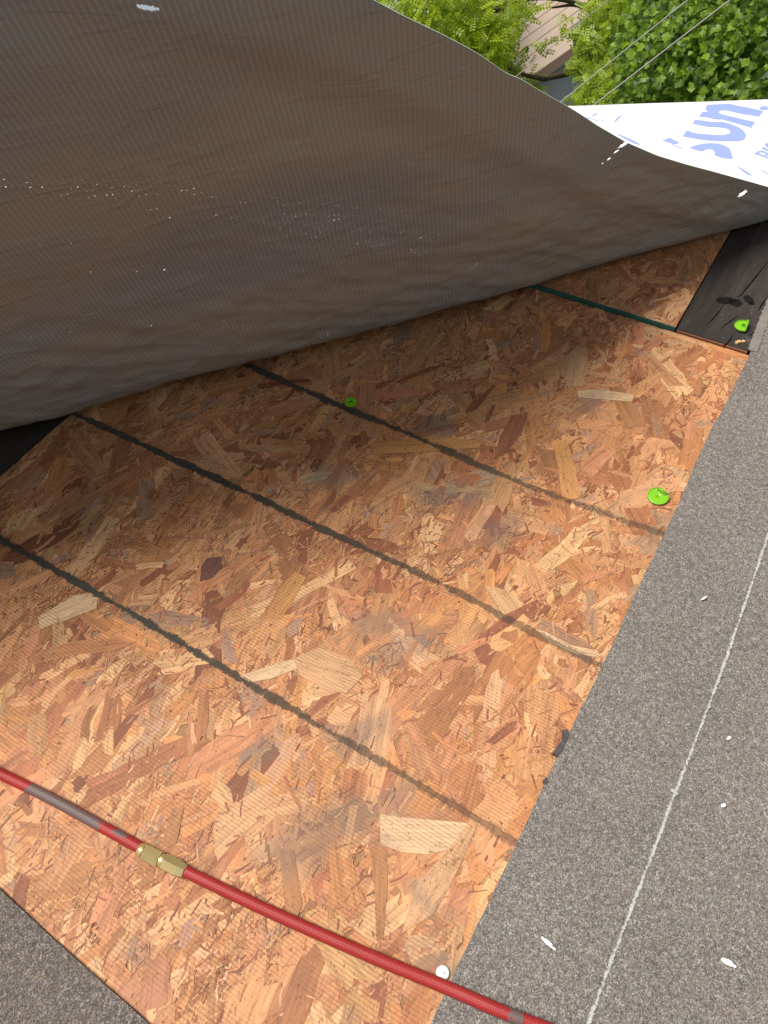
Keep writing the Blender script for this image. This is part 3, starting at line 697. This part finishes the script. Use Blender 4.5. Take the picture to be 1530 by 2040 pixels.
# ------------------------------------------------------------------ plastic caps of cap nails
M_CAP = NT('lime plastic'); M_CAP.b.inputs['Subsurface Weight'].default_value = 0; M_CAP = M_CAP.set((.18, .45, .012), .35)
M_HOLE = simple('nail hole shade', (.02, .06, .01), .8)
def cap(name, x, y, w0, R_, fold, chord, yaw, lean, label, plain=False):
    """a round plastic cap with raised rim and centre hole, bent up along a chord"""
    c = P(x, y, w0); t = thing(name, label, 'nail cap', 'lime green nail caps', loc=tuple(c))
    t.matrix_world = ROOF @ Matrix.Translation(c) @ Matrix.Rotation(yaw, 4, 'Z') @ Matrix.Rotation(lean, 4, 'Y')
    def bendp(p):
        x_, y_, z_ = p
        if x_ <= chord: return (x_, y_, z_)
        d = x_-chord; ang = fold*min(1, d/.006); 
        return (chord+d*math.cos(ang)-z_*math.sin(ang), y_, z_*math.cos(ang)+d*math.sin(ang))
    def ringmesh(prof, seg=40, closed=True):
        V = []; Fc = []
        for r, z in prof:
            for k in range(seg): a = 2*math.pi*k/seg; V.append(bendp((r*math.cos(a), r*math.sin(a), z)))
        n = len(prof)
        for i in range(n if closed else n-1):
            for k in range(seg): k2 = (k+1) % seg; j = (i+1) % n; Fc.append((i*seg+k, i*seg+k2, j*seg+k2, j*seg+k))
        return V, [q[::-1] for q in Fc]
    hr = R_*(.02 if plain else .20)
    V, Fc = ringmesh([(hr, .0013), (hr, .0), (R_*.6, .0), (R_*.93, .0), (R_*.93, .0013), (R_*.8, .0013), (R_*.6, .0013), (R_*.4, .0013)]); mesh('disc', V, Fc, M_CAP, t, True)
    V, Fc = ringmesh([(R_*.92, -.0002), (R_, -.0002), (R_, .0024), (R_*.93, .0026)]); mesh('rim', V, Fc, M_CAP, t)
    if plain:                                                # a torn loop of plastic stands at the edge
        V, Fc, _ = tube([bendp((R_*.55+.0065*math.cos(a), .0075*math.sin(a), .0035+.0015*math.cos(a))) for a in np.linspace(-1.9, 1.9, 18)], .0010, 8); mesh('torn_loop', V, Fc, M_CAP, t, True)
        return t
    V, Fc = ringmesh([(hr*.95, .0003), (hr*1.35, .0003), (hr*1.3, .0030), (hr, .0032)]); mesh('hub', V, Fc, M_CAP, t)
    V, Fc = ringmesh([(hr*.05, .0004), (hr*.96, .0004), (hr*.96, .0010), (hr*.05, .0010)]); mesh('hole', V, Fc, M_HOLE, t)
    return t
cap('nail_cap', 1311, 989, .0046, .0168, 1.1, .009, math.radians(75), math.radians(-6), 'lime green plastic nail cap on bright strand board near the grey membrane', True)
cap('nail_cap', 699, 802, .0048, .0120, 1.25, .002, math.radians(118), math.radians(0), 'small bent green nail cap in shade on a black stripe of the strand board')
cap('nail_cap', 1481, 650, .0105, .0165, 1.35, .004, math.radians(8), math.radians(-4), 'lime green nail cap folded in half on the dark weathered plank')
# white cap by the hose
M_WPL = simple('white plastic', (.82, .82, .78), .4)
c = P(882, 1938, .004); t = thing('nail_cap', 'white round plastic nail cap beside the red hose', 'nail cap', loc=tuple(c))
V = []; Fc = []; prof = [(.0001, .0), (.0072, 0), (.0077, .0010), (.0070, .0024), (.0040, .0030), (.0001, .0031)]
for r, z in prof:
    for k in range(28): a = 2*math.pi*k/28; V.append((r*math.cos(a)*1.0, r*math.sin(a), z-.0018))
for i in range(len(prof)-1):
    for k in range(28): k2 = (k+1) % 28; Fc.append((i*28+k, i*28+k2, (i+1)*28+k2, (i+1)*28+k))
mesh('disc', V, Fc, M_WPL, t, True)
V, Fc, _ = tube([(0, 0, -.0015), (0, 0, .0034)], .0016, 12); mesh('nail_head', V, Fc, simple('nail steel', (.5, .5, .5), .35, metal=.8), t)
# white slivers and wood crumbs
M_SLIV = simple('white scrap', (.80, .80, .84), .35)
for k, (x0, y0, x1, y1, wd, lab) in enumerate(((1078, 1868, 1106, 1893, .0042, 'white pointed plastic sliver on membrane between chalk line and strand board'), (1436, 1911, 1465, 1927, .0056, 'blunt white plastic sliver on membrane beyond the chalk line'), (1396, 1196, 1408, 1189, .0026, 'thin white wood splinter on membrane beside chalk line'), (1447, 1474, 1454, 1468, .0034, 'tiny white crumb on the grey membrane'), (1436, 1608, 1444, 1602, .0040, 'pale stone chip pressed into the grey membrane'))):
    p0, p1 = P(x0, y0, .0098), P(x1, y1, .0098); mid = (p0+p1)/2
    v, f = ribbon([p0, mid+np.array([.0006, .0003, 0]), p1], wd, .0088, .0112, .0003, 6, k, lambda t: .25+.75*math.sin(math.pi*min(max(t+.08, .05), .95)))
    tag(mesh('sliver', [(a, b, c+(.0025*(i % 7)/7)) for i, (a, b, c) in enumerate(v)], f, M_SLIV), lab, 'scrap')
M_CRUMB = simple('wood crumb', (.55, .36, .16), .7)
for k, (x, y) in enumerate(((1467, 682), (1473, 681), (1480, 680))):
    c = P(x, y, .009); rr = random.Random(k+4)
    poly = [(c[0]+.0045*math.cos(t_)*kk, c[1]+.0038*math.sin(t_)*kk) for t_ in np.linspace(0, 6.283, 7, endpoint=False) for kk in [rr.uniform(.5, 1.1)]]
    v, f = prism(poly, .0065, .0105); tag(mesh('wood_crumb', v, f, M_CRUMB), ('pale wood crumb on the dark plank, farthest from the membrane', 'middle wood crumb of three on the dark plank', 'yellow wood crumb on the dark plank, closest to the membrane')[k], 'wood crumb', 'wood crumbs on the plank')

# ------------------------------------------------------------------ surroundings
def wmesh(name, V, Fc, mat, parent=None, **k): return mesh(name, V, Fc, mat, parent, roof=False, **k)
M_GRASS = NT('lawn'); q = M_GRASS.coord(); M_GRASS = M_GRASS.set(M_GRASS.mix(M_GRASS.noise(q, .6, 6, .7), (.035, .06, .015), (.10, .10, .04)), .9)
g = 1600; n = 24; V = [(-g+2*g*i/n, -g+2*g*j/n, GROUND) for i in range(n+1) for j in range(n+1)]
tag(wmesh('ground', V, grid_faces(n+1, n+1), M_GRASS), kind='structure')
def hit(x, y, z):
    r = RW @ (R @ ray(x, y)); t = (z-CAM[2])/r[2]; return CAM+r*t
M_CONC = NT('driveway concrete'); q = M_CONC.coord(); M_CONC = M_CONC.set(M_CONC.mix(M_CONC.noise(q, 2, 6, .7), (.22, .21, .22), (.34, .33, .33)), .85)
p = hit(1420, 195, GROUND+.02); yawd = math.atan2(p[1]-CAM[1], p[0]-CAM[0])
d = np.array([math.cos(yawd), math.sin(yawd)]); s_ = np.array([-d[1], d[0]])
V = [(*(p[:2]+d*a+s_*b), GROUND+.02) for a, b in ((-9, -4), (-9, 3), (2.5, 3), (2.5, -4))]
tag(wmesh('driveway', V, [(0, 3, 2, 1)], M_CONC), kind='structure')
# neighbour's house
zA = PW(1075, 145, 24)
def atz(x, y): return hit(x, y, zA[2])
eA, eB = atz(1075, 145), atz(1145, 96); te = (eB-eA); te /= np.linalg.norm(te)
kd = np.array([te[1], -te[0], 0]); kd = kd if kd @ (eA-CAM) > 0 else -kd
UPZ = np.array([0, 0, 1.0]); o0 = eA-te*5.5; LN = 15.0; run, rise = 3.4, 1.75
nb = thing('neighbour_house', 'neighbour house with tan roof and grey blue wall glimpsed through the trees', 'house', loc=(o0[0], o0[1], GROUND), roof=False)
def nbp(l, k, z): return tuple(o0+te*l+kd*k+UPZ*z-np.array([o0[0], o0[1], GROUND]))
def nbbox(l0, l1, k0, k1, z0, z1):
    v, f = box(l0, l1, k0, k1, z0, z1); return [nbp(*q) for q in v], f
M_NW = NT('grey blue siding'); q = M_NW.coord(); M_NW = M_NW.set(M_NW.mix(M_NW.noise(q, 1.5, 4), (.26, .30, .33), (.34, .38, .41)), .7)
M_NR = NT('tan shingles'); q = M_NR.coord(); M_NR = M_NR.set(M_NR.mix(M_NR.noise(q, 5, 5, .7), (.28, .21, .16), (.42, .33, .26)), .85)
M_TRIMB = simple('brown fascia', (.17, .11, .08), .6)
zg = GROUND-zA[2]
for (l0, l1, k0, k1) in ((.4, LN-.4, .45, .6), (.4, LN-.4, 2*run-.6, 2*run-.45), (.4, .55, .6, 2*run-.6), (LN-.55, LN-.4, .6, 2*run-.6)):
    v, f = nbbox(l0, l1, k0, k1, zg, -.02); wmesh('wall', v, f, M_NW, nb)
for s in (0, 1):
    k = (lambda t: t) if s == 0 else (lambda t: 2*run-t)
    for c in range(9):                                       # shingle courses
        t0, t1 = run*c/9, run*(c+1)/9+.05
        P4 = [nbp(l, k(t), rise*t/run+dz) for dz in (0, .06-.052*(t0 > 0)) for (l, t) in ((0, t0), (LN, t0), (LN, t1), (0, t1))]
        wmesh('shingle_course', P4, [(0, 1, 2, 3), (7, 6, 5, 4), (0, 4, 5, 1), (2, 6, 7, 3), (1, 5, 6, 2), (0, 3, 7, 4)], M_NR, nb)
v, f = nbbox(-.02, LN+.02, -.05, -.002, -.17, .05); wmesh('fascia', v, f, M_TRIMB, nb)
v, f = nbbox(-.02, LN+.02, run-.11, run+.11, rise+.05, rise+.16); wmesh('ridge_cap', v, f, M_WHITE_PAINT, nb)
v, f = nbbox(8.3, 9.5, .41, .448, -2.2, -.8); wn = wmesh('window', v, f, M_WHITE_PAINT, nb)
v, f = nbbox(8.4, 9.4, .40, .409, -2.1, -.9); wmesh('pane', v, f, simple('dark glass', (.02, .025, .03), .1), wn)
# shed with white corner trim
pc = PW(1238, 108, 19); td = te
kk2 = kd; sh = thing('shed', 'small grey shed with white vertical trim boards behind the leaves', 'shed', loc=(pc[0], pc[1], GROUND), roof=False)
def shp(l, k, z): return tuple(td*l+kk2*k+UPZ*z)
def shbox(*a): v, f = box(*a); return [shp(*q) for q in v], f
hh = pc[2]-GROUND
M_SW = NT('shed boards'); q = M_SW.coord(); M_SW = M_SW.set(M_SW.mix(M_SW.noise(q, 6, 4), (.20, .20, .21), (.28, .28, .30)), .8)
v, f = shbox(-.42, .95, .05, 2.0, 0, hh+.42); wmesh('wall', v, f, M_SW, sh)
for l in (-.24, .12): v, f = shbox(l, l+.09, .0, .048, 0, hh+.41); wmesh('trim_board', v, f, M_WHITE_PAINT, sh)
v, f = shbox(-.14, .11, .03, .049, 0.05, hh+.36); wmesh('door', v, f, simple('shed door', (.32, .31, .31), .7), sh)
V = [shp(*q) for q in ((-.55, -.1, hh+.422), (1.1, -.1, hh+.422), (1.1, 2.1, hh+.422), (-.55, 2.1, hh+.422), (-.55, 1.0, hh+.9), (1.1, 1.0, hh+.9))]
wmesh('roof', V, [(0, 3, 2, 1), (0, 1, 5, 4), (2, 3, 4, 5), (0, 4, 3), (1, 2, 5)], M_SHING, sh)
# overhead cables
M_WIRE = simple('cable', (.30, .28, .27), .6)
for k, (a, b, dd, r, lab) in enumerate((((1100, 217), (1370, 0), 6.0, .0040, 'grey overhead cable crossing before the trees, middle of three'), ((1150, 235), (1454, 0), 5.6, .0042, 'thick grey overhead cable crossing before the broad leaved tree'), ((1085, 105), (1205, 5), 7.0, .0028, 'thin overhead cable in front of the neighbour house'))):
    p0, p1 = PW(*a, dd), PW(*b, dd*1.04); dr = p1-p0; q0, q1 = p0-dr*9, p1+dr*14
    pts = [q0+(q1-q0)*t+UPZ*(-.12*4*t*(1-t)*0) for t in np.linspace(0, 1, 12)]
    V, Fc, uv = tube(pts, r, 8); tag(wmesh('overhead_cable', V, Fc, M_WIRE, smooth=True), lab, 'cable', 'overhead cables')

# ------------------------------------------------------------------ trees
def mat_leaf(name, lo, hi, trans):
    m = NT(name); at = m.node('Attribute', attribute_name='tone').outputs['Fac']
    oi = m.node('ObjectInfo').outputs['Random']
    c = m.mix(at, lo, hi); m.set(c, .45, .4)
    tr = m.node('BsdfTranslucent'); m.link(m.mix(at, tuple(x*1.3 for x in lo), tuple(x*1.2 for x in trans)), tr.inputs['Color'])
    mx = m.node('MixShader'); mx.inputs[0].default_value = .5
    m.link(m.b.outputs[0], mx.inputs[1]); m.link(tr.outputs[0], mx.inputs[2]); m.link(mx.outputs[0], m.out.inputs['Surface'])
    return m.m
M_BARK = NT('bark'); q = M_BARK.coord(); M_BARK.bump(M_BARK.noise(M_BARK.map(q, (6, 6, 1.2)), 6, 5, .7), .8, .02); M_BARK = M_BARK.set(M_BARK.mix(M_BARK.noise(M_BARK.map(q, (5, 5, 1)), 5, 5), (.035, .024, .018), (.12, .085, .06)), .9)
M_LOC = mat_leaf('locust leaflets', (.14, .22, .015), (.44, .54, .035), (.72, .82, .04))
M_MAP = mat_leaf('broad leaves', (.035, .085, .010), (.26, .40, .028), (.50, .70, .03))
M_FAR = mat_leaf('distant leaves', (.030, .065, .015), (.11, .18, .03), (.20, .32, .03))
def rot_mats(n, face, spread, g):
    """random frames whose z axis scatters about `face`"""
    z = face[None]+g.normal(0, spread, (n, 3)); z /= np.linalg.norm(z, axis=1, keepdims=True)
    x = g.normal(0, 1, (n, 3)); x -= z*np.sum(x*z, 1, keepdims=True); x /= np.linalg.norm(x, axis=1, keepdims=True)
    return np.stack([x, np.cross(z, x), z], -1)
def scatter(tmpl_v, tmpl_f, pos, mats, size):
    n, k = len(pos), len(tmpl_v)
    V = np.einsum('nij,kj->nki', mats, tmpl_v)*size[:, None, None]+pos[:, None, :]
    Fc = [tuple(i+o for i in f) for o in range(0, n*k, k) for f in tmpl_f]
    return V.reshape(-1, 3), Fc
def frond():
    V = []; Fc = []
    for i in range(5):
        for s in (-1, 1):
            x = .03+i*.032; ln = .042*(1-.25*abs(i-3)/3); d = np.array([.45, s*.9]); d /= np.linalg.norm(d); nn = np.array([-d[1], d[0]])*.0125
            b = np.array([x, 0.0]); n = len(V); z = -.5*x*x
            for t, wv in ((0, .15), (.35, 1), (.75, .8), (1, .05), (.75, -.8), (.35, -1)):
                q = b+d*ln*t+nn*wv; V.append((q[0], q[1], z-.12*ln*t))
            Fc.append(tuple(range(n, n+6)))
    return np.array(V), Fc
def lobed():
    pol = [(.0, 0), (.10, -.16), (.34, -.20), (.22, -.34), (.52, -.52), (.60, -.28), (.78, -.34), (.80, -.14), (1.05, 0), (.80, .14), (.78, .34), (.60, .28), (.52, .52), (.22, .34), (.34, .20), (.10, .16)]
    V = [(x, y, .22*abs(y)-.18*x*x) for x, y in pol]+[(.45, 0, -.03)]; n = len(pol)
    return np.array(V), [(i, (i+1) % n, n) for i in range(n)]
def limbs(parent, base, top, branches, r0, rt):
    rel_ = np.array(base)
    pts = spline([np.array(base)-rel_, (np.array(base)*.55+np.array(top)*.45)-rel_+np.array([.08, -.06, 0]), np.array(top)-rel_], 8)
    V, Fc, uv = tube(pts, list(np.linspace(r0, rt, len(pts))), 12); wmesh('trunk', V, Fc, M_BARK, parent, smooth=True)
    for (p, q, r) in branches:
        p, q = np.array(p)-rel_, np.array(q)-rel_; m_ = (p+q)/2+RNG.normal(0, .1, 3)*np.linalg.norm(q-p)*.5
        s = spline([p, m_, q], 6); V, Fc, uv = tube(s, list(np.linspace(r, r*.35, len(s))), 8); wmesh('limb', V, Fc, M_BARK, parent, smooth=True)
def crown_points(clusters, g, per):
    pos = []; cl = []
    for i, (c, r, n) in enumerate(clusters):
        k = int(n*per); d = g.normal(0, 1, (k, 3)); d /= np.linalg.norm(d, axis=1, keepdims=True)
        rad = r*g.uniform(.25, 1, (k, 1))**.6; pos.append(np.asarray(c)+d*rad*np.array([1, 1, .8])); cl.append(np.full(k, i))
    return np.concatenate(pos), np.concatenate(cl)
TOCAM = lambda p: (CAM-p)/np.linalg.norm(CAM-p)
# --- feathery locust
g = np.random.default_rng(3)
tb = PW(1203, 60, 12.0); base = np.array([tb[0]+.25, tb[1]+.1, GROUND]); top = tb+np.array([0, 0, 1.8])
loc = thing('locust_tree', 'feathery bright green tree with small leaflets and a bare dark trunk', 'tree', loc=tuple(base), roof=False)
cl = [(PW(x, y, d), r, n) for x, y, d, r, n in ((815, 10, 9.0, .55, 300), (880, 30, 9.2, .55, 330), (960, 20, 9.8, .6, 330), (965, 100, 9.6, .36, 220), (930, 90, 9.2, .45, 240), (1030, 10, 10.6, .25, 90), (1000, 140, 10.0, .24, 110), (1040, 185, 10.4, .20, 80), (1185, 105, 10.6, .28, 170), (1175, 60, 11, .16, 40), (1210, 40, 10.8, .4, 220), (1180, 200, 10.4, .2, 90), (1190, 190, 9.6, .35, 220), (1240, 160, 10, .33, 150), (1250, 10, 11, .4, 200), (1300, 190, 9.8, .4, 150), (1075, 100, 11.0, .10, 10), (1125, 62, 11.4, .12, 14), (760, -80, 11.5, .8, 180), (950, -130, 12.5, .9, 220), (1150, -130, 13.5, .9, 200), (700, 120, 8.8, .8, 220), (900, 220, 9.2, .7, 200))]
limbs(loc, base, top, [(PW(1200, 40, 12), PW(1100, 15, 11), .035), (PW(1205, 100, 12), PW(1085, 158, 10.4), .07), (PW(1200, 20, 12), PW(950, 20, 9.8), .03), (PW(1085, 158, 10.4), PW(1000, 130, 9.7), .03), (PW(1000, 20, 10), PW(850, 20, 9.1), .03), (PW(1203, 120, 12), PW(1240, 165, 10.2), .05), (PW(1200, 10, 12), PW(1250, 10, 11), .05), (top, PW(950, -130, 12.5), .06), (top, PW(1150, -130, 13.5), .06), (PW(850, 20, 9.1), PW(700, 120, 8.8), .03), (PW(1203, 120, 12), PW(1190, 190, 9.8), .04)], .17, .09)
pos, ci = crown_points(cl, g, 1.3); fv, ff = frond()
mt = rot_mats(len(pos), np.array([0, 0, .9])+.5*TOCAM(tb), .55, g); sz = g.uniform(.65, 1.1, len(pos))
V, Fc = scatter(fv, ff, pos-base, mt, sz); tone = np.repeat(np.clip(g.beta(1.6, 1.8, len(pos))*.8+np.array([.22 if k < 6 else 0 for k in ci]), 0, 1), len(fv))  # left clusters get a lighter leaf tone: sunlight put into their colour
o = wmesh('crown', V, Fc, M_LOC, loc, colr=np.repeat(tone[:, None], 3, 1)); o['kind'] = 'stuff'
# --- broad leaved tree
g = np.random.default_rng(4)
mc = PW(1430, 90, 8.2); base = np.array([mc[0]+.3, mc[1]+.6, GROUND]); top = mc+np.array([0.1, .3, .9])
mp = thing('broad_leaved_tree', 'dense tree with broad lobed leaves rising behind the white sheet', 'tree', loc=tuple(base), roof=False)
cl = [(PW(x, y, d), r, n) for x, y, d, r, n in ((1500, 20, 7.6, .55, 520), (1420, 30, 7.9, .5, 460), (1340, 20, 8.4, .45, 330), (1290, 60, 8.8, .38, 240), (1360, 100, 8.0, .45, 380), (1450, 110, 7.7, .5, 430), (1520, 120, 7.3, .5, 430), (1300, 130, 8.4, .36, 230), (1270, 200, 8.6, .3, 170), (1350, 180, 8.2, .28, 130), (1400, 150, 8.0, .28, 150), (1480, 190, 7.5, .30, 170), (1530, 200, 7.2, .3, 180), (1640, 60, 7.8, .6, 220), (1450, -90, 10.2, .8, 300), (1620, 250, 7.3, .7, 220), (1440, 60, 9.6, .8, 420), (1330, 60, 9.8, .6, 300), (1530, 60, 9.2, .8, 380))]
limbs(mp, base, top, [(base*.3+top*.7, PW(1500, 20, 7.8), .05), (base*.3+top*.7, PW(1420, 30, 8), .05), (base*.35+top*.65, PW(1340, 40, 8.5), .05), (base*.4+top*.6, PW(1300, 130, 8.5), .04), (base*.45+top*.55, PW(1520, 130, 7.5), .05), (top, PW(1450, -90, 10.2), .05), (base*.4+top*.6, PW(1400, 160, 8.1), .03), (base*.4+top*.6, PW(1600, 60, 7.4), .05)], .14, .07)
pos, ci = crown_points(cl, g, 1.9); lv, lf = lobed()
mt = rot_mats(len(pos), np.array([0, 0, .55])+.75*TOCAM(mc), .42, g); sz = g.uniform(.040, .085, len(pos)); tn = np.clip(g.beta(1.3, 1.6, len(pos)), 0, 1)
px, dp = proj_w(pos); ok = (px[:, 0] > 1150) & (px[:, 0] < 1530) & (px[:, 1] > 0) & (px[:, 1] < 210)
pick = [i for i in np.argsort(dp/sz) if ok[i]][:290]; rest = np.setdiff1d(np.arange(len(pos)), pick)
V, Fc = scatter(lv, lf, pos[rest]-base, mt[rest], sz[rest]); o = wmesh('crown', V, Fc, M_MAP, mp, colr=np.repeat(np.repeat(tn[rest], len(lv))[:, None], 3, 1)); o['kind'] = 'stuff'
for i in pick:
    V, Fc = scatter(lv, lf, (pos[i]-base)[None], mt[i][None], sz[i:i+1]); wmesh('leaf', V, Fc, M_MAP, mp, colr=np.full((len(lv), 3), tn[i]))
# --- more distant trees closing the view
def blade():
    return np.array([(0, 0, 0), (.4, -.28, .05), (1, 0, -.12), (.4, .28, .05)]), [(0, 1, 2, 3)]
bv, bf = blade()
for k, (x, y, d, r, hgt, lab) in enumerate(((800, 0, 24, 3.0, 0, 'round dark tree farther off beyond the feathery tree'), (1300, 60, 27, 2.0, 0, 'dark bushy tree standing behind the shed'), (1480, 60, 17, 2.4, 0, 'tall dark tree behind the broad leaved tree'), (1120, -20, 34, 4.2, 0, 'large distant tree above the neighbour house roof'), (1400, 10, 36, 4.5, 0, 'large distant tree beyond the driveway'))):
    g = np.random.default_rng(50+k); c = PW(x, y, d); base = np.array([c[0], c[1], GROUND])
    t = thing('background_tree', lab, 'tree', 'background trees', loc=tuple(base), roof=False)
    cl = []
    for _ in range(34):
        q = g.normal(0, 1, 3); q /= np.linalg.norm(q); q *= r*g.uniform(.3, 1)**.5; q[2] *= .95; cl.append((c+q, r*.36, 110))
    limbs(t, base, c+np.array([0, 0, r*.4]), [(c*.8+base*.2, c+np.array([g.normal(0, r*.4), g.normal(0, r*.4), g.uniform(-.2, .5)*r]), .07) for _ in range(6)], .24, .07)
    pos, ci = crown_points(cl, g, 1.0); mt = rot_mats(len(pos), np.array([0, 0, .7])+.5*TOCAM(c), .6, g); sz = g.uniform(.12, .26, len(pos))*(.8 if d < 20 else 1.0)
    V, Fc = scatter(bv, bf, pos-base, mt, sz); tn = np.repeat(np.clip(g.beta(1.4, 2, len(pos)), 0, 1), 4)
    o = wmesh('crown', V, Fc, M_FAR, t, colr=np.repeat(tn[:, None], 3, 1)); o['kind'] = 'stuff'
